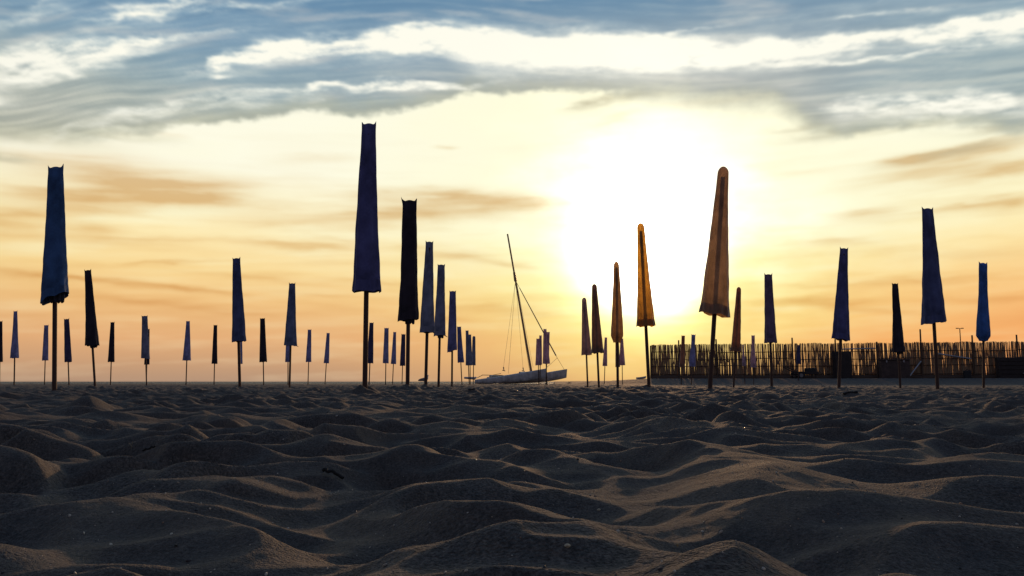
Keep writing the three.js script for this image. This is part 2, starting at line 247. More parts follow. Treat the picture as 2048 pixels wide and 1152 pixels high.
// ---------------------------------------------------------------- the parasols, as read from the photograph
// kind: e = flat sleeve with two pointed corners, r = rounded tip, b = bottle-necked sleeve
// [kind, fabric, top x, top y, cover bottom y, top width, bottom width, foot x, foot y, bottom slant px (right higher +), label, group]
const PARASOLS = [
  ['e', 'blue', 111.5, 329, 596, 31, 54, 108.4, 787, 22, 'tall deep blue covered parasol with slanting hem and dark bundle showing below'],
  ['e', 'dark', 0.5, 641, 724, 9, 12, -1, 771, 0, 'dark covered parasol next to the wide-hemmed faded blue one on the beach crest'],
  ['e', 'lilac', 31, 621, 716, 9, 17, 28.4, 770, 0, 'faded blue wide-hemmed parasol, tallest of the far row on the beach crest'],
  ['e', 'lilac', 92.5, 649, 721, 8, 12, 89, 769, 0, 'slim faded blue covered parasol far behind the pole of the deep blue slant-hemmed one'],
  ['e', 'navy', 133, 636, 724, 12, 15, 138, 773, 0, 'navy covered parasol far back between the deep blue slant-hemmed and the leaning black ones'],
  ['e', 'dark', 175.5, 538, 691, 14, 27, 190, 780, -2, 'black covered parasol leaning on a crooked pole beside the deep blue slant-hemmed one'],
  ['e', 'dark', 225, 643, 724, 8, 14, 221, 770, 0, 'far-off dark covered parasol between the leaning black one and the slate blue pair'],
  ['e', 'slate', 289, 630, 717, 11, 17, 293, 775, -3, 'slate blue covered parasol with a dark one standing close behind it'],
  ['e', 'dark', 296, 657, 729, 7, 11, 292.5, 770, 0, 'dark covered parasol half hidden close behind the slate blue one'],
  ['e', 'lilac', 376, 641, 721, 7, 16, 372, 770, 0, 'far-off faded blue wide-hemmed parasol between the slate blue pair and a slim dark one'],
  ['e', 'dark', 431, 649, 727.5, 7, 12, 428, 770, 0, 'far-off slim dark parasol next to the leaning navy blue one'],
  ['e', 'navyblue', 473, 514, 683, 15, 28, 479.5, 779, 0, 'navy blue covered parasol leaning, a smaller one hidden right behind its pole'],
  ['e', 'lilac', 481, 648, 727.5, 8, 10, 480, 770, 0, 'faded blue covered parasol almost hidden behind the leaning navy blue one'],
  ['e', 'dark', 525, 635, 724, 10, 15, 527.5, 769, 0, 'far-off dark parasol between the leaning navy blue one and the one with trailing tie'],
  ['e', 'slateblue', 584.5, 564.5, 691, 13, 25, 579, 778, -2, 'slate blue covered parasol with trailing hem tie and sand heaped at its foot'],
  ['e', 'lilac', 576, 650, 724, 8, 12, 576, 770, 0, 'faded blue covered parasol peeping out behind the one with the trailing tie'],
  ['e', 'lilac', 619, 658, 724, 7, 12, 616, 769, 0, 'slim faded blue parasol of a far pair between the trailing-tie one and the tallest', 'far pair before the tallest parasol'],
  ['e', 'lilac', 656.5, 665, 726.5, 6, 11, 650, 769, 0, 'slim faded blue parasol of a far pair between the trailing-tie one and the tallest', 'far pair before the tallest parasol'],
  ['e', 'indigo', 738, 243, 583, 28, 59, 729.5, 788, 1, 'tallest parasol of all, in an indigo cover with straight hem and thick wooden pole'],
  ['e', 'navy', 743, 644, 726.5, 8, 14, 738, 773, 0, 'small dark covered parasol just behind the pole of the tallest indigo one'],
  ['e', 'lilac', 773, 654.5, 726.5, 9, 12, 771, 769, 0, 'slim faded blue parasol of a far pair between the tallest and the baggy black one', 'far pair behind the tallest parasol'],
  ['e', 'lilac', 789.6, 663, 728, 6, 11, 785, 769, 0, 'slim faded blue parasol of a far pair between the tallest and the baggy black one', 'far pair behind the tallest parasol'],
  ['e', 'navy', 807, 667, 731.6, 8, 11, 804, 769, 0, 'small dark covered parasol half behind the pole of the baggy black one'],
  ['e', 'dark', 819, 396, 640, 29, 38, 815, 780.5, 4, 'baggy black covered parasol of nearly even width with one long corner on top'],
  ['e', 'slate', 859, 481, 665, 15, 30, 851.3, 776, 0, 'slate blue covered parasol with a gull standing behind its foot'],
  ['e', 'slate', 882.7, 527, 671, 14, 23, 877, 775.5, 2, 'slate blue covered parasol with a dark bundle of cloth hanging from its hem'],
  ['e', 'indigolight', 905.3, 580, 702, 13, 20, 903.8, 775, 6, 'indigo covered parasol with a hem cut steeply aslant'],
  ['e', 'indigolight', 918, 652, 725, 8, 14, 924, 773, 0, 'small indigo covered parasol leaning back behind the one with the slanting hem'],
  ['e', 'slate', 934, 660, 730.6, 6, 11, 938.5, 769, 0, 'slim slate covered parasol in a tight cluster by the stern of the catamaran', 'parasols by the stern of the catamaran'],
  ['e', 'slate', 939.5, 668, 730.6, 6, 10, 940.5, 769, 0, 'slim slate covered parasol in a tight cluster by the stern of the catamaran', 'parasols by the stern of the catamaran'],
  ['r', 'slate', 948, 672, 730.6, 6, 9, 946.5, 769, 0, 'slim round-tipped slate parasol by the stern of the catamaran'],
  ['e', 'mauve', 1076.5, 676, 730.6, 7.5, 13, 1077, 769, 0, 'mauve covered parasol in a cluster before the catamaran bows', 'parasols before the catamaran bows'],
  ['e', 'mauve', 1081, 670, 729, 5, 8, 1080, 770, 0, 'mauve covered parasol in a cluster before the catamaran bows', 'parasols before the catamaran bows'],
  ['e', 'mauve', 1090, 657, 727.5, 6, 15, 1093.8, 773, 0, 'mauve covered parasol in a cluster before the catamaran bows', 'parasols before the catamaran bows'],
  ['e', 'mauve', 1096.5, 663, 727.5, 6, 10, 1091.5, 770, 0, 'mauve covered parasol in a cluster before the catamaran bows', 'parasols before the catamaran bows'],
  ['r', 'rose', 1168.4, 595, 710, 9, 22, 1175.5, 775.5, 0, 'dusty rose round-tipped parasol beside a taller brown one'],
  ['r', 'brown', 1188.7, 568, 706, 10, 24, 1198, 780, 0, 'brown round-tipped parasol beside the dusty rose one'],
  ['e', 'mauve', 1211.8, 674, 732, 5, 10, 1208.6, 769, 0, 'small mauve covered parasol standing beyond the brown round-tipped one'],
  ['r', 'ochre', 1233, 523, 685, 11, 27, 1235.7, 781, 0, 'ochre round-tipped parasol with a gathered lumpy hem'],
  ['e', 'brown', 1234, 672, 734, 7, 10, 1236.5, 772, 0, 'small brown covered parasol hidden behind the pole of the lumpy-hemmed ochre one'],
  ['e', 'mauve', 1243.5, 676, 730.5, 6, 13, 1245, 775, 0, 'small mauve covered parasol just behind the lumpy-hemmed ochre one'],
  ['r', 'amber', 1281, 446, 652, 15, 36, 1298.3, 783, 0, 'amber round-tipped parasol standing right in front of the low sun'],
  ['r', 'tan', 1447, 333, 629, 21, 57, 1420, 783, -7, 'tall tan canvas parasol with rounded tip and flaring open hem'],
  ['r', 'rust', 1478, 574, 702.5, 9, 21, 1467, 776, 0, 'rust brown round-tipped parasol next to the tall tan one'],
  ['b', 'brown', 1366.6, 670, 735, 7, 11, 1362.5, 771, 0, 'brown bottle-shaped covered parasol in front of the reed fence'],
  ['b', 'lilac', 1387, 668, 733, 8, 14, 1382.7, 773, 0, 'blue bottle-shaped covered parasol in front of the reed fence'],
  ['b', 'mauve', 1506, 669.6, 734.7, 7, 12, 1507.6, 772, 0, 'mauve bottle-shaped covered parasol in front of the reed fence'],
  ['b', 'mauve', 1486, 689, 732, 4, 8, 1490, 768, 0, 'thin low covered parasol leaning before the reed fence'],
  ['b', 'navy', 1597, 689, 728, 6, 10, 1597, 765, 0, 'dark low bottle-shaped parasol tight against the reed fence'],
  ['e', 'plum', 1536.5, 546, 685.5, 16, 25, 1543.8, 781, 0, 'plum covered parasol with a straight hem, next after the rust brown one'],
  ['e', 'indigo', 1687.8, 494, 679, 16, 34, 1678, 781.7, -3, 'indigo covered parasol with wide flaring hem in front of stored boards'],
  ['e', 'dark', 1790, 565, 703.7, 13, 24, 1800.8, 777, 0, 'black covered parasol in front of a storage chest by the reed fence'],
  ['e', 'navyblue', 1854.8, 413, 646, 24, 46, 1875.5, 781, 6, 'tall navy covered parasol tilting on its pole with a spar on the fence behind'],
  ['b', 'bright', 1966, 523, 682, 18, 27, 1967.4, 780, 0, 'bright royal blue covered parasol with a pinched, gathered hem'],
].map(([kind, fabric, tx, ty, by, wt, wb, fx, fy, slant, label, group], i) => {
  const high = kind === 'b' && ty > 600 ? 2.35 : 2.4;
  let dist = FOC * high / (fy - ty);
  if (ty >= 689) dist = label.startsWith('dark low') ? 43.5 : 40;      // the low pair by the fence
  dist = Math.min(dist, 41);
  return { kind, fabric, tx, ty, by, wt, wb, fx, fy, slant, label, group, dist, seed: 100 + i };
});

// ---------------------------------------------------------------- the beach
const footings = PARASOLS.map((p) => { const q = at(p.fx, p.fy, p.dist); return [q.x, q.z, THREE.MathUtils.clamp(q.y, -0.13, 0.06)]; });
for (let a = -60; a <= 60; a += 12) for (const r of [0.4, 0.9, 1.6, 2.6, 4, 5.6]) footings.push([r * Math.sin(a / DEG), -r * Math.cos(a / DEG), 0]);
for (let x = -34; x <= 0; x += 4) footings.push([x, -44, -0.005]);
for (const [x, z, h] of [[1, -43, 0.06], [3, -43.5, 0.07], [5, -44, .06], [-1, -41, .03], [20, -40, -0.03], [28, -40, -.02], [12, -41, -.02], [-30, -20, 0], [30, -20, 0], [-20, -10, 0], [20, -10, 0], [-30, -34, 0]]) footings.push([x, z, h]);
const heaps = PARASOLS.filter((p) => p.dist < 18).map((p) => { const q = at(p.fx, p.fy, p.dist), r = rng(p.seed * 7); return [q.x, q.z, 0.10 + 0.16 * r(), 0.02 + 0.045 * r(), r()]; });
const FENCE_A = V(7.85, 0, -47), FENCE_B = V(34, 0, -42.0);
function landform(x, z) {
  const r = Math.hypot(x, z); if (r > 70 || z > 3) { return z > 3 ? 0 : shore(x, z, 0); }
  const s = 0.15 * r + 0.5, q = 1 / (2 * s * s); let a = 1e-6, b = 0;
  for (let i = 0; i < footings.length; i++) { const f = footings[i], dx = x - f[0], dz = z - f[1], w = Math.exp(-(dx * dx + dz * dz) * q); a += w; b += w * f[2]; }
  return shore(x, z, b / a);
}
function shore(x, z, h) {
  h += 0.30 * smooth(-39.5, -44, z - (x > 8 ? (x - 8) * 0.19 : 0)) * smooth(2.2, 8.2, x);
  const line = -45 - 3 * smooth(2, 8, x) - 700 * smooth(8, 40, x);
  if (z < line) h -= Math.min(3.2, (line - z) * 0.10);
  return h;
}
function mounds(x, z) {          // sand trodden into hollows and smoothed by wind: round humps, creased where they meet
  const r = Math.hypot(x, z), wx = x + 0.07 * noise(x * 1.9 + 9, z * 1.9), wz = z + 0.06 * noise(x * 1.9, z * 1.9 + 31);
  const soft = (n, e) => Math.sqrt(n * n + e * e) - e;
  const a = soft(noise(wx * 3.5 + 3, wz * 5.6 + 8), .035), b = soft(noise(wx * 7.6 + 13, wz * 11.2 + 2), .04), c = soft(noise(wx * 4.9 + 23, wz * 7.4 + 72), .07);
  // bowls left by feet with worn crests between them, and here and there a round hump
  let h = 0.040 * (.26 - a) + 0.030 * (.22 - b) * smooth(-.6, .4, noise(x * .9 + 7, z * .9)) + 0.054 * (c - .22) * smooth(-.3, .5, noise(x * .8 + 70, z * 1.1)) + 0.027 * noise(wx * 4.2 + 60, wz * 6.6 + 3);
  h += 0.014 * noise(x * 1.0 + 50, z * 1.2) + 0.010 * noise(x * .33, z * .4 + 7) * smooth(2, 9, r);
  const f = 1 - smooth(5, 25, r);
  if (f > 0) h += f * (0.0030 * noise(wx * 11, wz * 13) * smooth(-.1, .6, noise(x * 1.7, z * 1.7 + 90)) + 0.0008 * noise(x * 30, z * 33) + 0.0004 * noise(x * 80, z * 80));
  const far = 1 - 0.55 * smooth(20, 42, r);
  return 0.98 * h * far;
}
function heapsAt(x, z) {
  let h = 0;
  for (const [hx, hz, w, a, t] of heaps) { const dx = x - hx, dz = z - hz; if (Math.abs(dx) > 1 || Math.abs(dz) > 1) continue; const d = Math.hypot(dx, dz * 0.8); h += a * Math.exp(-((d / w) ** 2)) * (1 + 0.6 * noise(x * 9, z * 9 + t)); }
  return h;
}
const ground = (x, z) => landform(x, z) + (z < -46 && x < 8 ? 0 : mounds(x, z)) + heapsAt(x, z);
{
  const angles = [];
  for (let i = 0; i <= 820; i++) angles.push(-43 + 86 * i / 820);
  for (let a = 45; a < 316.9; a += 4) angles.push(a);
  const radii = [0.001, 0.05, 0.1, 0.15];
  for (let i = 0; i <= 1080; i++) radii.push(0.2 * Math.pow(52 / 0.2, i / 1080));
  for (const r of [58, 66, 76, 90, 120, 180, 300, 600, 900]) radii.push(r);
  const n = angles.length, m = radii.length, pos = new Float32Array(n * m * 3), uv = new Float32Array(n * m * 2), index = new Uint32Array((m - 1) * n * 6);
  for (let j = 0, o = 0; j < m; j++) for (let i = 0; i < n; i++, o++) {
    const a = angles[i] / DEG, x = radii[j] * Math.sin(a), z = -radii[j] * Math.cos(a);
    pos[o * 3] = x; pos[o * 3 + 1] = ground(x, z); pos[o * 3 + 2] = z; uv[o * 2] = x; uv[o * 2 + 1] = -z;
  }
  let k = 0;
  for (let j = 0; j < m - 1; j++) for (let i = 0; i < n; i++) {
    const a = j * n + i, b = j * n + (i + 1) % n, c = a + n, d = b + n;
    index[k++] = a; index[k++] = b; index[k++] = c; index[k++] = b; index[k++] = d; index[k++] = c;
  }
  const g = new THREE.BufferGeometry();
  g.setAttribute('position', new THREE.BufferAttribute(pos, 3)); g.setAttribute('uv', new THREE.BufferAttribute(uv, 2)); g.setIndex(new THREE.BufferAttribute(index, 1)); g.computeVertexNormals();
  const r = rng(5), N = 1024;
  const grain = gridTexture(N, (u, v) => {
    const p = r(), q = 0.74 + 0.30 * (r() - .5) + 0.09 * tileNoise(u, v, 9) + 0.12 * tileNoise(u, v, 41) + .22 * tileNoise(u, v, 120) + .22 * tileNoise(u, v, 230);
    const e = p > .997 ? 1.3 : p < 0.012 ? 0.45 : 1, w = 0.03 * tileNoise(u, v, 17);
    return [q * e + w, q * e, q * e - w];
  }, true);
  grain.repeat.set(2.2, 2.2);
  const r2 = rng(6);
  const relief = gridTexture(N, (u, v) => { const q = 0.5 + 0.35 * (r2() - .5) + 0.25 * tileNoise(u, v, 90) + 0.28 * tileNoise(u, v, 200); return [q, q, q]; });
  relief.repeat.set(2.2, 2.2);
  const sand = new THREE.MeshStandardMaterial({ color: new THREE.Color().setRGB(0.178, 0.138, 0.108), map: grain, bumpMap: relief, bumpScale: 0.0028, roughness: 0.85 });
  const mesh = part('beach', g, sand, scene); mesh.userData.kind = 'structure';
}
{
  const g = new THREE.PlaneGeometry(90000, 45000, 1, 1); g.rotateX(-Math.PI / 2); g.translate(0, -1.5, -22500 - 46);
  const u = g.attributes.uv; for (let i = 0; i < u.count; i++) u.setXY(i, g.attributes.position.getX(i), g.attributes.position.getZ(i));
  const swell = gridTexture(512, (a, b) => { const q = 0.5 + 0.32 * tileNoise(a, b, 6) + 0.2 * tileNoise(b, a, 17) + .12 * tileNoise(a, b, 43); return [q, q, q]; });
  swell.repeat.set(1 / 14, 1 / 14);
  const water = new THREE.MeshPhysicalMaterial({ specularIntensity: .6, color: new THREE.Color().setRGB(0.035, 0.05, 0.055), roughness: 0.5, bumpMap: swell, bumpScale: 1.6 });
  part('sea', g, water, scene).userData.kind = 'structure';
}

// ---------------------------------------------------------------- cloth, wood, paint
const weave = gridTexture(256, (u, v, i, j) => { const q = 0.5 + 0.14 * ((i % 4 < 2) === (j % 4 < 2) ? 1 : -1) + 0.5 * tileNoise(u, v, 5) + .25 * tileNoise(u, v, 19); return [q, q, q]; });
const stain = gridTexture(256, (u, v) => { const q = 0.86 + 0.20 * tileNoise(u, v * .999, 4) + 0.12 * tileNoise(u, v, 13) + .06 * tileNoise(u, v, 50); return [q, q, q]; }, true);
weave.repeat.set(2.5, 2.5); stain.repeat.set(0.9, 0.9);
const cloths = new Map();
function cloth(name) {
  if (cloths.has(name)) return cloths.get(name);
  const [r, g, b, t, o = .95] = { blue: [0.091, 0.208, 0.468, .12], navyblue: [0.138, 0.163, 0.362, .12], indigo: [0.169, 0.169, 0.416, .12], indigolight: [0.297, 0.284, 0.581, .12], slate: [0.338, 0.351, 0.494, .12], slateblue: [0.247, 0.286, 0.468, .12], navy: [0.104, 0.091, 0.195, .03], dark: [.05, .037, .055, .02],
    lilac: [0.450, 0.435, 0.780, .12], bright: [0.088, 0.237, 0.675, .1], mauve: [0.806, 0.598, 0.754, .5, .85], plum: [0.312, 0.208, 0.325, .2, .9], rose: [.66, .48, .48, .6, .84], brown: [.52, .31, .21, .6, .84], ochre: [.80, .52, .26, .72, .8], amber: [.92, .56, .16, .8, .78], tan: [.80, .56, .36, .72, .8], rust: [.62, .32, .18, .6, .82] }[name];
  const m = new THREE.MeshPhysicalMaterial({ color: new THREE.Color().setRGB(r, g, b), map: stain, bumpMap: weave, bumpScale: 0.0012, roughness: o, side: THREE.DoubleSide, transmission: t, thickness: 0 });
  m.name = 'cloth_' + name; cloths.set(name, m); return m;
}
const M = {
  wood: new THREE.MeshStandardMaterial({ color: new THREE.Color().setRGB(.085, .04, .026), roughness: .7, bumpMap: stain, bumpScale: .002 }),
  lining: new THREE.MeshStandardMaterial({ color: new THREE.Color().setRGB(.05, .05, .07), roughness: 1, side: THREE.DoubleSide }),
  hull: new THREE.MeshPhysicalMaterial({ color: new THREE.Color().setRGB(.84, .82, .80), roughness: .35, clearcoat: .3, map: stain }),
  spar: new THREE.MeshStandardMaterial({ color: new THREE.Color().setRGB(.5, .3, .15), roughness: .5, metalness: .1 }),
  alloy: new THREE.MeshStandardMaterial({ color: new THREE.Color().setRGB(.5, .5, .52), roughness: .4, metalness: .6 }),
  wire: new THREE.MeshStandardMaterial({ color: new THREE.Color().setRGB(.35, .28, .22), roughness: .5, metalness: .3 }),
  black: new THREE.MeshStandardMaterial({ color: new THREE.Color().setRGB(.03, .03, .03), roughness: .7 }),
  reed: new THREE.MeshPhysicalMaterial({ color: new THREE.Color().setRGB(.42, .26, .14), roughness: .9, transmission: .3, thickness: 0 }),
  reedPale: new THREE.MeshPhysicalMaterial({ color: new THREE.Color().setRGB(.6, .42, .25), roughness: .9, transmission: .4, thickness: 0 }),
  post: new THREE.MeshStandardMaterial({ color: new THREE.Color().setRGB(.12, .075, .05), roughness: .85, bumpMap: stain, bumpScale: .004 }),
  board: new THREE.MeshStandardMaterial({ color: new THREE.Color().setRGB(.14, .095, .08), roughness: .85, map: stain }),
  crate: new THREE.MeshStandardMaterial({ color: new THREE.Color().setRGB(.07, .05, .045), roughness: .8, map: stain }),
  tyre: new THREE.MeshStandardMaterial({ color: new THREE.Color().setRGB(.03, .028, .028), roughness: .9 }),
  rim: new THREE.MeshStandardMaterial({ color: new THREE.Color().setRGB(.3, .28, .27), roughness: .5, metalness: .5 }),
  plume: new THREE.MeshStandardMaterial({ color: new THREE.Color().setRGB(.75, .74, .72), roughness: .9 }),
  wing: new THREE.MeshStandardMaterial({ color: new THREE.Color().setRGB(.22, .21, .22), roughness: .9 }),
  bill: new THREE.MeshStandardMaterial({ color: new THREE.Color().setRGB(.6, .4, .06), roughness: .6 }),
  weed: new THREE.MeshStandardMaterial({ color: new THREE.Color().setRGB(.02, .017, .015), roughness: .8 }),
  pebble: new THREE.MeshStandardMaterial({ color: new THREE.Color().setRGB(.6, .48, .3), roughness: .45 }),
  darkPebble: new THREE.MeshStandardMaterial({ color: new THREE.Color().setRGB(.06, .04, .035), roughness: .6 }),
  twig: new THREE.MeshStandardMaterial({ color: new THREE.Color().setRGB(.35, .27, .16), roughness: .8 }),
};

// ---------------------------------------------------------------- parasols
function sleeve(p, L, H, wt, wb, slantM, detail) {
  // a cloth tube from the hem (y = 0) to the tip (y = H); p.kind shapes the shoulder and tip
  const rows = detail ? 54 : 18, cols = detail ? 64 : 20, r = rng(p.seed), n1 = r() * 90, n2 = r() * 90, ear = [0.9 + .5 * r(), 0.9 + .5 * r()], swayA = (r() - .5) * .06, twist = (r() - .5) * .5;
  const pos = [], uv = [], idx = [];
  for (let j = 0; j <= rows; j++) {
    const t = p.kind === 'r' && j > rows * .8 ? lerp(.9, 1, Math.sin((j / rows - .8) / .2 * Math.PI / 2)) : Math.pow(j / rows, .95);
    let w, dep;
    if (p.kind === 'b') w = lerp(wb, wt, smooth(.05, .75, t)); else w = lerp(wb, wt, Math.pow(t, .92));
    if (p.kind === 'e') {
      dep = w * lerp(.78, .36, smooth(0, .9, t)); if (t > .9) dep = lerp(dep, .008, smooth(.9, 1, t));
    } else dep = w * lerp(.82, .6, t);
    if (p.kind === 'r') { const tip = .955; if (t > tip) { const c = Math.sqrt(Math.max(0, 1 - ((t - tip) / (1 - tip)) ** 2)); w *= c; dep *= c; } else if (t < .06) w *= 1 + (.06 - t) * .5; }
    else if (p.kind === 'b') { if (t > .97) dep = lerp(dep, .008, (t - .97) / .03); }
    if (p.fabric === 'bright' || p.fabric === 'ochre') { const pinch = p.fabric === 'bright' ? .07 : .10; if (t < pinch) { const k = smooth(0, pinch, t); w *= lerp(.55, 1, k); dep *= lerp(.6, 1, k); } }
    if (p.fabric === 'dark' && p.wb > 35) { w *= 1 + .05 * Math.sin(t * 9 + 1) * (1 - t); }
    const sway = swayA * wb * Math.sin(t * 4.2 + n1);
    for (let i = 0; i <= cols; i++) {
      const a = i / cols * Math.PI * 2 + twist * .12 * (1 - t), c = Math.cos(a), s = Math.sin(a), ii = i % cols / cols;
      // pleats of the parasol inside push the cloth out in long soft folds
      const fold = (.065 * Math.sin(a * 4 + n1 + t * 1.4) + .06 * Math.sin(a * 7 + n2 - t * 2.1)) * (1 - .8 * t) + .05 * noise(c * 1.6 + n1, t * 7 + s * 1.6 + n2) + .018 * noise(c * 4 + n2, t * 22 + s * 4);
      const k = 1 + fold * (detail ? 1 : .7);
      const sx = Math.sign(c) * Math.pow(Math.abs(c), .86), sz = Math.sign(s) * Math.pow(Math.abs(s), .9);
      let x = w * sx * k + sway, z = dep * sz * k, y = t * H;
      if (p.kind !== 'r' && t > .93) {
        const q = smooth(.955, 1, t), e = Math.pow(Math.abs(c), 5);
        y += q * (wt * .40 * e * ear[c > 0 ? 1 : 0] - wt * .10 + wt * .13 * Math.cos(c * 3) * (1 - e)); x *= 1 + q * .07 * e;
        if (p.wb > 35 && p.fabric === 'dark' && c < -.6) { x -= q * wt * .2 * e; y += q * wt * .2 * e; }
      }
      if (t < .35) { const q = 1 - t / .35; y += q * q * (slantM * .5 * c + .012 * noise(c * 2 + n2, s * 2 + n1) + .006 * Math.sin(a * 5 + n1)); }
      pos.push(x, y, z); uv.push(ii * Math.PI * 2 * wb, t * H);
    }
  }
  const n = cols + 1;
  for (let j = 0; j < rows; j++) for (let i = 0; i < cols; i++) { const a = j * n + i; idx.push(a, a + n, a + 1, a + 1, a + n, a + n + 1); }
  if (p.kind !== 'r') for (let i = 0; i < cols / 2; i++) { const a = rows * n + i, b = rows * n + cols - i; idx.push(a, b, a + 1, a + 1, b, b - 1); }
  const g = new THREE.BufferGeometry(); g.setAttribute('position', new THREE.Float32BufferAttribute(pos, 3)); g.setAttribute('uv', new THREE.Float32BufferAttribute(uv, 2)); g.setIndex(idx); g.computeVertexNormals();
  return { geometry: g, cols, n, pos };
}
for (const p of PARASOLS) {
  const foot0 = at(p.fx, p.fy, p.dist), top = at(p.tx, p.ty, p.dist), hem = at(lerp(p.fx, p.tx, (p.fy - p.by) / (p.fy - p.ty)), p.by, p.dist);
  const foot = V(foot0.x, ground(foot0.x, foot0.z), foot0.z), axis = top.clone().sub(foot), total = axis.length(), hemAt = hem.clone().sub(foot).dot(axis.clone().normalize());
  const u = p.dist / FOC / Math.cos(Math.atan((p.fx - 1024) / FOC)) * Math.cos(Math.atan((p.fx - 1024) / FOC)), H = total - hemAt, detail = p.dist < 20;
  const g = thing('beach_parasol', p.label, 'parasol', p.group);
  g.position.copy(foot);
  const rr = rng(p.seed * 3 + 1);
  g.quaternion.setFromUnitVectors(V(0, 1, 0), axis.clone().normalize()).multiply(new THREE.Quaternion().setFromAxisAngle(V(0, 1, 0), (rr() - .5) * .5));
  const wt = p.wt / 2 * u / 1.04, wb = p.wb / 2 * u / 1.05;
  const s = sleeve(p, total, H - (p.kind === 'r' ? 0 : wt * .35), wt, wb, p.slant * u * 1.0, detail);
  s.geometry.translate(0, hemAt, 0);
  const cover = part('cover', s.geometry, cloth(p.fabric), g);
  const pr = p.dist > 25 ? .021 : .0225 + .004 * rr();
  const pole = part('pole', rod(V(0, -.35, 0), V(0, total - .12, 0), pr, pr * .92, detail ? 16 : 8), M.wood, g);
  if (detail) {
    // hem: the turned-up seam, a band standing a little off the cloth
    const hp = [], hu = [], hi = [];
    for (let i = 0; i <= s.cols; i++) for (const [row, off] of [[0, 1.022], [1, 1.026], [2, 1.018], [3, 1.002]]) { const o = (row * s.n + i) * 3; hp.push(s.pos[o] * off, s.pos[o + 1] + hemAt - .002, s.pos[o + 2] * off); hu.push(i / s.cols * 2, row * .03); }
    for (let i = 0; i < s.cols; i++) for (let k = 0; k < 3; k++) { const a = i * 4 + k; hi.push(a, a + 1, a + 4, a + 1, a + 5, a + 4); }
    const hg = new THREE.BufferGeometry(); hg.setAttribute('position', new THREE.Float32BufferAttribute(hp, 3)); hg.setAttribute('uv', new THREE.Float32BufferAttribute(hu, 2)); hg.setIndex(hi); hg.computeVertexNormals();
    if (p.fabric !== 'bright' && p.fabric !== 'ochre') part('hem', hg, cloth(p.fabric), cover);
    // the folded canopy inside, its lower edge just showing on some
    const low = /bundle|black covered|baggy/.test(p.label) ? .045 : -.03, cp = [], ci = [], cc = 48;
    for (let j = 0; j <= 8; j++) for (let i = 0; i <= cc; i++) { const a = i / cc * Math.PI * 2, t = j / 8, rad = lerp(wb * .60, wt * .30, t) * (1 + .22 * Math.cos(a * 8 + p.seed)) * (j === 0 ? .75 : 1); cp.push(rad * Math.cos(a) + (low > 0 ? wb * .18 * (1 - t) : 0), hemAt - low + t * (H * .8 + low) + (j === 0 ? .012 * Math.sin(a * 8) : 0), rad * .75 * Math.sin(a)); }
    for (let j = 0; j < 8; j++) for (let i = 0; i < cc; i++) { const a = j * (cc + 1) + i; ci.push(a, a + cc + 1, a + 1, a + 1, a + cc + 1, a + cc + 2); }
    const cg = new THREE.BufferGeometry(); cg.setAttribute('position', new THREE.Float32BufferAttribute(cp, 3)); cg.setIndex(ci); cg.computeVertexNormals();
    if (p.kind !== 'r') part('folded_canopy', cg, M.lining, g);
    if (/trailing hem tie|bundle of cloth/.test(p.label)) part('tie', rod(V(wb * .8, hemAt + .01, .02), V(wb * 1.45, hemAt - .03, .03), .012, .004, 6, true), cloth(p.fabric), cover);
  }
}

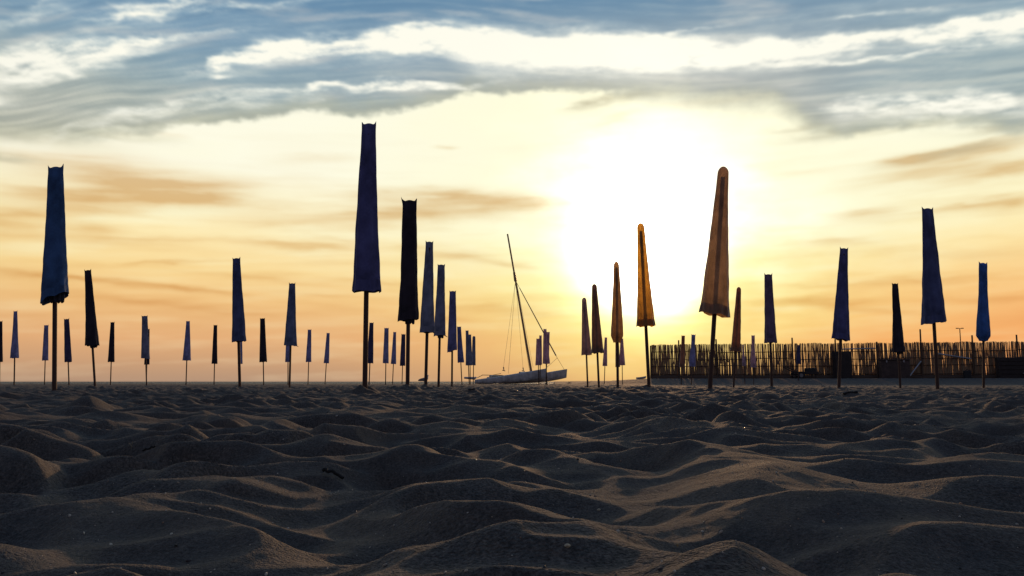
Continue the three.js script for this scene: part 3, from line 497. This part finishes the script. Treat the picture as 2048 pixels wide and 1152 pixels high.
// ---------------------------------------------------------------- beached catamaran
{
  const D = 42, base = at(1020, 766.2, D), cat = thing('catamaran', 'white beached catamaran with bare raked mast and rigging, no sails set', 'catamaran');
  const psi = 31 / DEG, L = 4.15, BEAM = 2.2;
  base.y = ground(base.x, base.z) - .02;
  cat.position.copy(base); cat.rotation.set(0, -psi, 0); // bow to the right and a little towards the camera
  function hullGeo() {
    const st = 26, rn = 18, pos = [], uv = [], idx = [];
    for (let i = 0; i <= st; i++) {
      const t = i / st, x = (t - .5) * L, sheer = lerp(.27, .56, Math.pow(t, 1.25)) + .05 * t, keel = .16 * Math.pow(Math.max(0, t - .55) / .45, 2.2) + .05 * Math.pow(Math.max(0, .25 - t) / .25, 1.5), half = .19 * Math.pow(Math.sin(Math.PI * Math.min(1, .12 + t * .88)), .6) * (t > .97 ? .35 : 1) + .008;
      for (let k = 0; k <= rn; k++) { const a = k / rn * Math.PI * 2 - Math.PI / 2, c = Math.cos(a), s = Math.sin(a); const yy = s < 0 ? lerp((sheer + keel) / 2, keel, -s) : lerp((sheer + keel) / 2, sheer, Math.pow(s, .5)); pos.push(x + (t > .9 ? (t - .9) * .9 * (yy - keel) : 0), yy + .20 * t, half * Math.sign(c) * Math.pow(Math.abs(c), .6)); uv.push(t * 3, k / rn); }
    }
    const n = rn + 1;
    for (let i = 0; i < st; i++) for (let k = 0; k < rn; k++) { const a = i * n + k; idx.push(a, a + 1, a + n, a + 1, a + n + 1, a + n); }
    for (let k = 1; k < rn - 1; k++) { idx.push(0, k + 1, k); idx.push(st * n, st * n + k, st * n + k + 1); }
    const g = new THREE.BufferGeometry(); g.setAttribute('position', new THREE.Float32BufferAttribute(pos, 3)); g.setAttribute('uv', new THREE.Float32BufferAttribute(uv, 2)); g.setIndex(idx); g.computeVertexNormals(); return g;
  }
  const hg = hullGeo();
  for (const z of [0, -BEAM]) {
    const h = part('hull', hg, M.hull, cat); h.position.z = z;
    const rud = part('rudder', mergeGeometries([rod(V(-L / 2 + .02, .38, 0), V(-L / 2 - .10, .30, 0), .05, .04, 8, true), rod(V(-L / 2 - .06, .33, 0), V(-L / 2 - .72, .36, 0), .075, .05, 8, true).scale(1, 1, .4)]), M.alloy, h);
  }
  const deckY = .55;
  const beamF = part('crossbeam', rod(V(.62, deckY + .06, .1), V(.62, deckY + .06, -BEAM - .1), .045, .045, 12, true), M.alloy, cat);
  part('crossbeam', rod(V(-1.15, deckY - .12, .1), V(-1.15, deckY - .12, -BEAM - .1), .045, .045, 12, true), M.alloy, cat);
  { const g = new THREE.BoxGeometry(1.74, .018, BEAM - .24, 12, 1, 12); const q = g.attributes.position; for (let i = 0; i < q.count; i++) { const x = q.getX(i); q.setY(i, q.getY(i) + x * .1 - .03 * Math.cos(x * 1.7)); } g.computeVertexNormals(); g.translate(-.265, deckY - .03, -BEAM / 2); part('trampoline', g, M.black, cat); }
  part('tiller_bar', mergeGeometries([rod(V(-1.75, deckY - .05, -.1), V(-1.75, deckY - .05, -BEAM + .1), .016, .016, 6), rod(V(-2.0, deckY - .2, 0), V(-1.72, deckY - .05, -.1), .014, .014, 6), rod(V(-2.0, deckY - .2, -BEAM), V(-1.72, deckY - .05, -BEAM + .1), .014, .014, 6), rod(V(-1.75, deckY - .05, -BEAM / 2), V(-.75, deckY + .03, -.35), .012, .012, 6)]), M.black, cat);
  // mast and rigging in the boat's own frame, from points read off the photograph
  cat.updateMatrixWorld(true);
  const own = (px, py, d) => cat.worldToLocal(at(px, py, d));
  const step = V(.62, deckY + .08, -BEAM / 2), zs = -cat.localToWorld(step.clone()).z;
  const head = own(1015, 468, zs), dir = head.clone().sub(step), hound = step.clone().addScaledVector(dir, .66), up = (k) => step.clone().addScaledVector(dir, k);
  const mast = part('mast', rod(step, head, .062, .04, 12, true), M.spar, cat);
  part('hound_fitting', rod(up(.655), up(.72), .085, .06, 8, true), M.spar, mast);
  const bridle = V(L / 2 + .05, 1.35, -BEAM / 2);
  part('forestay', rod(hound, bridle, .012, .012, 6), M.wire, cat);
  part('furled_jib', rod(hound.clone().lerp(bridle, .1), hound.clone().lerp(bridle, .97), .02, .032, 8, true), M.spar, cat);
  for (const z of [0, -BEAM]) {
    part('bridle_wire', rod(bridle, V(L / 2 - .1, .74, z), .008, .008, 5), M.wire, cat);
    part('shroud', rod(hound, V(-.1, deckY + .02, z), .007, .007, 5), M.wire, cat);
    const grip = V(-.45, deckY + .35, z * .9 - .1);
    const tw = part('trapeze_wire', rod(hound, grip, .006, .006, 5), M.wire, cat);
    part('handle', mergeGeometries([rod(grip, grip.clone().add(V(.03, -.18, 0)), .03, .02, 6, true), rod(grip.clone().add(V(-.07, -.16, 0)), grip.clone().add(V(.1, -.2, 0)), .02, .02, 6, true)]), M.wire, tw);
  }
  part('halyard', rod(up(.93), step.clone().add(V(.16, .25, .1)), .006, .006, 5), M.wire, cat);
}

// ---------------------------------------------------------------- gull
{
  const D = 37, q = at(849, 767, D), g = thing('seagull', 'white seagull with grey wings standing on the sand behind a parasol foot', 'bird');
  q.y = ground(q.x, q.z); g.position.copy(q); g.rotation.y = .35;
  const spine = [[-.20, .19, .012, .03], [-.13, .205, .04, .045], [-.04, .225, .085, .08], [.04, .25, .10, .085], [.095, .29, .075, .062], [.12, .345, .045, .042], [.13, .385, .043, .042], [.15, .405, .036, .034], [.175, .40, .012, .012]];
  const rn = 14, pos = [], idx = [], pts = new THREE.CatmullRomCurve3(spine.map(([x, y]) => V(x, y, 0))), N = 36;
  for (let i = 0; i <= N; i++) {
    const t = i / N, c = pts.getPoint(t), d = pts.getTangent(t), f = t * (spine.length - 1), k = Math.min(spine.length - 2, Math.floor(f)), w = f - k, ry = lerp(spine[k][2], spine[k + 1][2], w), rz = lerp(spine[k][3], spine[k + 1][3], w);
    for (let a = 0; a < rn; a++) { const th = a / rn * Math.PI * 2; pos.push(c.x - d.y * ry * Math.sin(th), c.y + d.x * ry * Math.sin(th), rz * Math.cos(th)); }
  }
  for (let i = 0; i < N; i++) for (let a = 0; a < rn; a++) { const p = i * rn + a, r = i * rn + (a + 1) % rn; idx.push(p, p + rn, r, r, p + rn, r + rn); }
  const bg = new THREE.BufferGeometry(); bg.setAttribute('position', new THREE.Float32BufferAttribute(pos, 3)); bg.setIndex(idx); bg.computeVertexNormals();
  part('body', bg, M.plume, g);
  for (const s of [-1, 1]) {
    const wg = new THREE.SphereGeometry(1, 20, 12); wg.scale(.19, .062, .022); wg.rotateZ(.22); wg.translate(-.09, .232, s * .075); part('wing', wg, M.wing, g);
    part('leg', mergeGeometries([rod(V(.03, -.02, s * .035), V(.02, .19, s * .035), .007, .01, 6), rod(V(.02, .005, s * .035), V(.075, .004, s * .05), .009, .016, 6, true)]), M.bill, g);
    part('eye', new THREE.SphereGeometry(.006, 8, 6).translate(.148, .412, s * .034), M.black, g);
  }
  part('tail', new THREE.ConeGeometry(.03, .14, 8).scale(1, 1, 1.3).rotateZ(1.75).translate(-.24, .185, 0), M.wing, g);
  part('beak', new THREE.ConeGeometry(.012, .06, 8).rotateZ(-Math.PI / 2 - .12).translate(.195, .397, 0), M.bill, g);
}

// ---------------------------------------------------------------- reed fence
{
  const f = thing('reed_fence', 'long fence of upright reeds tied to rails and posts behind the beach', 'fence');
  const dir = FENCE_B.clone().sub(FENCE_A), len = dir.length(), e = dir.clone().normalize(), nrm = V(-e.z, 0, e.x);   // nrm points to the camera side
  if (nrm.z < 0) nrm.negate();
  const r = rng(4242), BASE = .42, TOP = 2.2;
  const posts = [1302, 1358, 1435, 1510, 1587, 1671, 1754, 1843, 1946, 2036].map((px) => {     // where each post's sight line meets the fence line
    const d = ray(px, 740), k = (FENCE_A.x * d.z - FENCE_A.z * d.x) / (d.x * e.z - d.z * e.x); return k;
  }).concat([24.3, len]);
  const topPx = { 1: 681, 2: 679, 4: 676, 5: 679, 6: 684, 7: 659, 8: 671, 9: 670 };
  const p3 = (k, y, o) => FENCE_A.clone().addScaledVector(e, k).addScaledVector(nrm, o).setY(y);
  posts.forEach((k, i) => {
    const w = p3(k, 0, .09), ty = topPx[i] ? EYE + (HORIZON - topPx[i]) / FOC * -w.z : TOP - .05;
    w.y = ground(w.x, w.z) - .3;
    part('post', rod(w, V(w.x + (r() - .5) * .08, ty, w.z), .05, .04, 10, true), M.post, f);
    if (i === posts.length - 1) return;
    const k1 = posts[i + 1];
    // rails between this post and the next
    for (const y of [BASE + .12, .99 + .06 * (r() - .5), 1.36 + .1 * (r() - .5), 1.78 + .08 * (r() - .5)]) part('rail', rod(p3(k + .02, y + (r() - .5) * .05, .045), p3(k1 - .02, y + (r() - .5) * .05, .045), .021, .018, 6, true), M.post, f);
    part('base_board', rod(p3(k, BASE - .09, .02), p3(k1, BASE - .09, .02), .16, .16, 4, true), M.post, f);
    // reeds of the bay
    for (const [mat, share] of [[M.reed, .62], [M.reedPale, .38]]) {
      const geos = [];
      for (let x = k + .02; x < k1 - .01; x += .0115 / share * (.45 + 1.1 * r())) {
        if (noise(x * .9 + share * 9, 4.4) > .3 && r() < .35) continue;
        const h = TOP + (r() - .5) * .07 + .05 * noise(x * 1.3, 2), lean = (r() - .5) * .13, y0 = BASE + (r() < .2 ? .05 * r() : -.02), o = (r() - .5) * .035;
        if (r() < .12) { geos.push(rod(p3(x, y0 + .6 + r() * .4, o), p3(x + lean, h, o), .011 + .012 * r(), .008, 5)); continue; }
        const mid = p3(x + lean * .5 + (r() - .5) * .035, lerp(y0, h, .5), o), a = .012 + .013 * r();
        geos.push(rod(p3(x, y0, o), mid, a, a * .85, 5), rod(mid, p3(x + lean, h, o), a * .85, a * .55, 5));
      }
      const m = part('reed_panel', mergeGeometries(geos), mat, f); m.userData.kind = 'stuff';
    }
  });
  f.userData.kindOf = undefined; delete f.userData.kindOf;

  // things stored along the fence
  const on = (px, out) => { const d = ray(px, 750), k = (FENCE_A.x * d.z - FENCE_A.z * d.x) / (d.x * e.z - d.z * e.x), q = p3(k, 0, out); q.y = ground(q.x, q.z); return q; };
  const px = (n) => n * 45 / FOC, yaw = -Math.atan2(e.z, e.x);
  // upright dark board stack
  { const q = on(1682, .45), g = thing('board_stack', 'stack of dark upright boards leaning against the reed fence', 'boards'); g.position.copy(q); g.rotation.y = yaw; for (let i = 0; i < 3; i++) { const b = part('board', new RoundedBoxGeometry(px(36) - i * .08, px(50) + .1 - i * .05, .03, 2, .008), M.crate, g); b.position.set(i * .03, px(50) / 2 + .02, -.06 + i * .06); b.rotation.x = -.06; } }
  { const q = on(1782, .7), g = thing('storage_chest', 'square brown storage chest with lid standing before the reed fence', 'chest'); g.position.copy(q); g.rotation.y = yaw; const W = px(52), H = px(38); const b = part('body', new RoundedBoxGeometry(W, H - .1, .6, 3, .02), M.board, g); b.position.y = (H - .1) / 2 - .01; const l = part('lid', new RoundedBoxGeometry(W + .06, .09, .66, 3, .02), M.board, g); l.position.y = H - .055; for (const s of [-1, 1]) { const c = part('latch', new RoundedBoxGeometry(.06, .12, .03, 2, .008), M.alloy, g); c.position.set(s * W * .3, H - .14, .31); } }
  { const q = on(2012, .6), g = thing('storage_crate', 'dark slatted crate against the reed fence beside a fence post', 'crate'); g.position.copy(q); g.rotation.y = yaw; const W = px(44), H = px(40); const b = part('box', new RoundedBoxGeometry(W, H, .5, 2, .015), M.crate, g); b.position.y = H / 2; for (let i = 0; i < 5; i++) { const s = part('slat', new RoundedBoxGeometry(W + .01, H / 5 - .04, .03, 2, .008), M.crate, g); s.position.set(0, (i + .5) * H / 5, .265); } }
  { const q = on(1928, .5), g = thing('jerry_can', 'small dark canister on the sand by the reed fence', 'canister'); g.position.copy(q); g.rotation.y = yaw; const W = px(13), H = px(15); const b = part('body', new RoundedBoxGeometry(W, H, .2, 3, .04), M.black, g); b.position.y = H / 2; const h = part('handle', new THREE.TorusGeometry(.07, .017, 8, 16, Math.PI), M.black, g); h.position.y = H - .01; const c = part('cap', new THREE.CylinderGeometry(.03, .03, .05, 12), M.black, g); c.position.set(W * .38, H + .02, 0); }
  { const q = on(2052, .9), g = thing('paddle_board', 'pale board lying on a dark trestle by the reed fence', 'board'); g.position.copy(q); g.rotation.y = yaw; const s = new THREE.SphereGeometry(1, 32, 12); s.scale(.5, .045, .3); const b = part('board', s, M.hull, g); b.position.y = .26; for (const x of [-.25, .25]) part('trestle_leg', mergeGeometries([rod(V(x, -.03, -.15), V(x, .23, -.08), .025, .025, 8, true), rod(V(x, -.03, .15), V(x, .23, .08), .025, .025, 8, true), rod(V(x, .2, -.2), V(x, .2, .2), .025, .025, 8, true)]), M.crate, g); }
  // spars
  const spar = (a, b, rad, label) => { const m = solo('spar', rod(a, b, rad, rad * .9, 10, true), M.alloy, label, 'spar'); return m; };
  { const a = on(1806, .8), b = on(1842, .12); b.y = EYE + (HORIZON - 723) / FOC * -b.z; a.y -= .03; spar(a, b, .04, 'short pale spar leaning aslant between the storage chest and the fence'); }
  { const a = on(1877, .17), b = on(1942, .17); a.y = EYE + (HORIZON - 708) / FOC * -a.z; b.y = EYE + (HORIZON - 718) / FOC * -b.z; spar(a, b, .042, 'long pale spar hung sloping across the reed fence between two posts'); }
  { const a = on(1680, .16), b = on(1752, .16); a.y = EYE + (HORIZON - 699) / FOC * -a.z; b.y = EYE + (HORIZON - 697) / FOC * -b.z; spar(a, b, .035, 'dull spar hung level on the reed fence above the boards'); }
  // hand cart
  {
    const q = on(1598, .9), g = thing('hand_cart', 'low dark hand cart on two wheels parked at the reed fence', 'cart'); g.position.copy(q); g.rotation.y = yaw + .35;
    const tray = part('tray', new RoundedBoxGeometry(1.15, .16, .62, 3, .03), M.crate, g); tray.position.set(.25, .30, 0);
    const load = part('load', new RoundedBoxGeometry(.5, .22, .45, 3, .06), M.black, g); load.position.set(.52, .47, 0);
    for (const z of [-.38, .38]) { const w = new THREE.Group(); w.name = 'wheel'; w.position.set(-.22, .185, z); g.add(w); part('tyre', new THREE.TorusGeometry(.15, .05, 10, 28), M.tyre, w); part('rim', new THREE.CylinderGeometry(.105, .105, .05, 20).rotateX(Math.PI / 2), M.rim, w); }
    part('axle', rod(V(-.22, .185, -.38), V(-.22, .185, .38), .018, .018, 8), M.alloy, g);
    part('prop_leg', mergeGeometries([rod(V(.72, -.03, -.2), V(.7, .25, -.2), .02, .02, 8, true), rod(V(.72, -.03, .2), V(.7, .25, .2), .02, .02, 8, true)]), M.crate, g);
    part('handle', mergeGeometries([rod(V(-.3, .34, -.22), V(-.95, .62, -.22), .018, .018, 8), rod(V(-.3, .34, .22), V(-.95, .62, .22), .018, .018, 8), rod(V(-.95, .62, -.22), V(-.95, .62, .22), .018, .018, 8, true)]), M.crate, g);
  }
  // small white dinghy at the fence end
  {
    const q = at(1282.5, 757, 44.5), g = thing('dinghy', 'tiny white dinghy drawn up near the end of the reed fence', 'dinghy'); q.y = ground(q.x, q.z) - .03; g.position.copy(q); g.rotation.y = .15;
    const st = 12, pos = [], idx = [], rn = 10;
    for (let i = 0; i <= st; i++) { const t = i / st, x = (t - .5) * .5, half = .16 * Math.pow(Math.sin(Math.PI * Math.min(1, .22 + t * .78)), .6) + .006, yb = .02 + .05 * t * t, yt = .13 + .07 * t * t; for (let k = 0; k <= rn; k++) { const a = Math.PI + k / rn * Math.PI; pos.push(x + .03 * t * (1 + Math.sin(a)), lerp(yt, yb, Math.pow(Math.max(0, -Math.sin(a)), .6)), half * Math.cos(a)); } }
    for (let i = 0; i < st; i++) for (let k = 0; k < rn; k++) { const a = i * (rn + 1) + k; idx.push(a, a + rn + 1, a + 1, a + 1, a + rn + 1, a + rn + 2); }
    for (let k = 1; k < rn; k++) idx.push(0, k, k + 1);
    const hg = new THREE.BufferGeometry(); hg.setAttribute('position', new THREE.Float32BufferAttribute(pos, 3)); hg.setIndex(idx); hg.computeVertexNormals();
    part('hull', hg, new THREE.MeshStandardMaterial({ color: new THREE.Color().setRGB(.75, .72, .7), roughness: .5, side: THREE.DoubleSide }), g);
    part('thwart', new RoundedBoxGeometry(.08, .02, .27, 2, .005).translate(0, .12, 0), M.board, g);
  }
}

// ---------------------------------------------------------------- street lamp far beyond the fence
{
  const D = 120, t = at(1919.5, 657, D), g = thing('street_lamp', 'thin street lamp with a flat cross arm rising far behind the reed fence', 'street lamp');
  g.position.set(t.x, ground(t.x, t.z) - .1, t.z); const H = t.y - g.position.y;
  part('pole', rod(V(0, 0, 0), V(0, H, 0), .10, .06, 10), M.post, g);
  for (const s of [-1, 1]) { const a = part('arm', rod(V(0, H, 0), V(s * .3, H + .02, 0), .04, .04, 8), M.post, g); part('lamp_head', new RoundedBoxGeometry(.34, .12, .2, 2, .03).translate(s * .38, H + .03, 0), M.post, a); }
}

// ---------------------------------------------------------------- litter on the sand
function hit(px, py) {                // where a sight line first meets the sand
  const d = ray(px, py), p = camera.position.clone();
  for (let s = .2; s < 30; s *= 1.004) { p.copy(camera.position).addScaledVector(d, s); if (p.y < ground(p.x, p.z)) return p.clone(); }
  return null;
}
{
  const strip = (px, py, w, label, seed) => {
    const q = hit(px, py); if (!q) return; const r = rng(seed), m = q.distanceTo(camera.position) / FOC * w, pts = [];
    for (let i = 0; i <= 8; i++) { const t = i / 8 - .5, x = q.x + t * m, z = q.z + (r() - .5) * .003 - .01; pts.push(V(x, ground(x, z) + .0035 + .003 * r(), z)); }
    solo('seaweed_strip', new THREE.TubeGeometry(new THREE.CatmullRomCurve3(pts), 24, m * .085, 8), M.weed, label, 'seaweed');
  };
  strip(662, 958, 40, 'black strip of dried seaweed lying across a sand ridge', 1);
  strip(291, 905, 22, 'short black scrap of seaweed beside an upright twig', 2);
  strip(943, 781, 14, 'dark scrap of seaweed on the sand before the stern of the catamaran', 3);
  strip(1702, 788, 26, 'dark scrap of seaweed near the foot of the flaring indigo parasol', 4);
  { // grit: shell crumbs and dark grains strewn over the near sand
    const r = rng(31), n = 3600, g = new THREE.IcosahedronGeometry(1, 0), m = new THREE.MeshStandardMaterial({ roughness: .5 }), grit = new THREE.InstancedMesh(g, m, n), o = new THREE.Object3D(), c = new THREE.Color();
    for (let i = 0; i < n; i++) {
      const d = .28 * Math.pow(22, Math.pow(r(), .8)), a = (r() - .5) * 1.5, x = d * Math.sin(a), z = -d * Math.cos(a), k = (.00030 + .0008 * Math.pow(r(), 6)) * (1 + d * .30);
      o.position.set(x, ground(x, z) + k * .3, z); o.rotation.set(r() * 6, r() * 6, r() * 6); o.scale.set(k * (1 + r()), k * (.5 + .5 * r()), k * (1 + .6 * r())); o.updateMatrix(); grit.setMatrixAt(i, o.matrix);
      const t = r(); if (t < .6) c.setRGB(.62, .52, .40); else if (t < .75) c.setRGB(.35, .2, .12); else c.setRGB(.03, .025, .022); grit.setColorAt(i, c);
    }
    grit.name = 'shell_grit'; grit.castShadow = grit.receiveShadow = true; grit.userData.kind = 'stuff'; tag(grit, 'pale and dark shell grit strewn over the near sand', 'grit'); scene.add(grit);
  }
  { const q = hit(261, 899); if (q) { const m = q.distanceTo(camera.position) / FOC; const g = thing('twig', 'pale upright twig stuck in the sand beside a seaweed scrap', 'twig'); g.position.copy(q); part('stem', rod(V(0, -.01, 0), V(m * 3, m * 14, 0), m * .9, m * .4, 6), M.twig, g); part('side_shoot', rod(V(m * 1.4, m * 6, 0), V(-m * 4, m * 12, 0), m * .6, m * .3, 6), M.twig, g); } }
  const stone = (px, py, w, mat, label, seed) => {
    const q = hit(px, py); if (!q) return; const m = q.distanceTo(camera.position) / FOC * w / 2, g = new THREE.IcosahedronGeometry(m, 3), pp = g.attributes.position;
    for (let i = 0; i < pp.count; i++) { const k = 1 + .22 * noise(pp.getX(i) / m * 1.1 + seed, pp.getY(i) / m * 1.1 + pp.getZ(i) / m); pp.setXYZ(i, pp.getX(i) * k * 1.15, pp.getY(i) * k * .8, pp.getZ(i) * k); }
    g.computeVertexNormals(); const o = solo('pebble', g, mat, label, 'pebble'); o.position.set(q.x, q.y + m * .45, q.z);
  };
  stone(1135, 1094, 10, M.pebble, 'golden pebble on the crest of a sand ridge', 1);
  stone(1198, 1021, 6, M.pebble, 'tiny pale pebble on a sand slope beyond the golden one', 2);
  stone(1321, 1141, 10, M.darkPebble, 'dark pebble half sunk in the foreground sand', 3);
  stone(377, 1124, 9, M.darkPebble, 'dark pebble on a sand mound away from any other pebble', 4);
}
renderer.render(scene, camera);
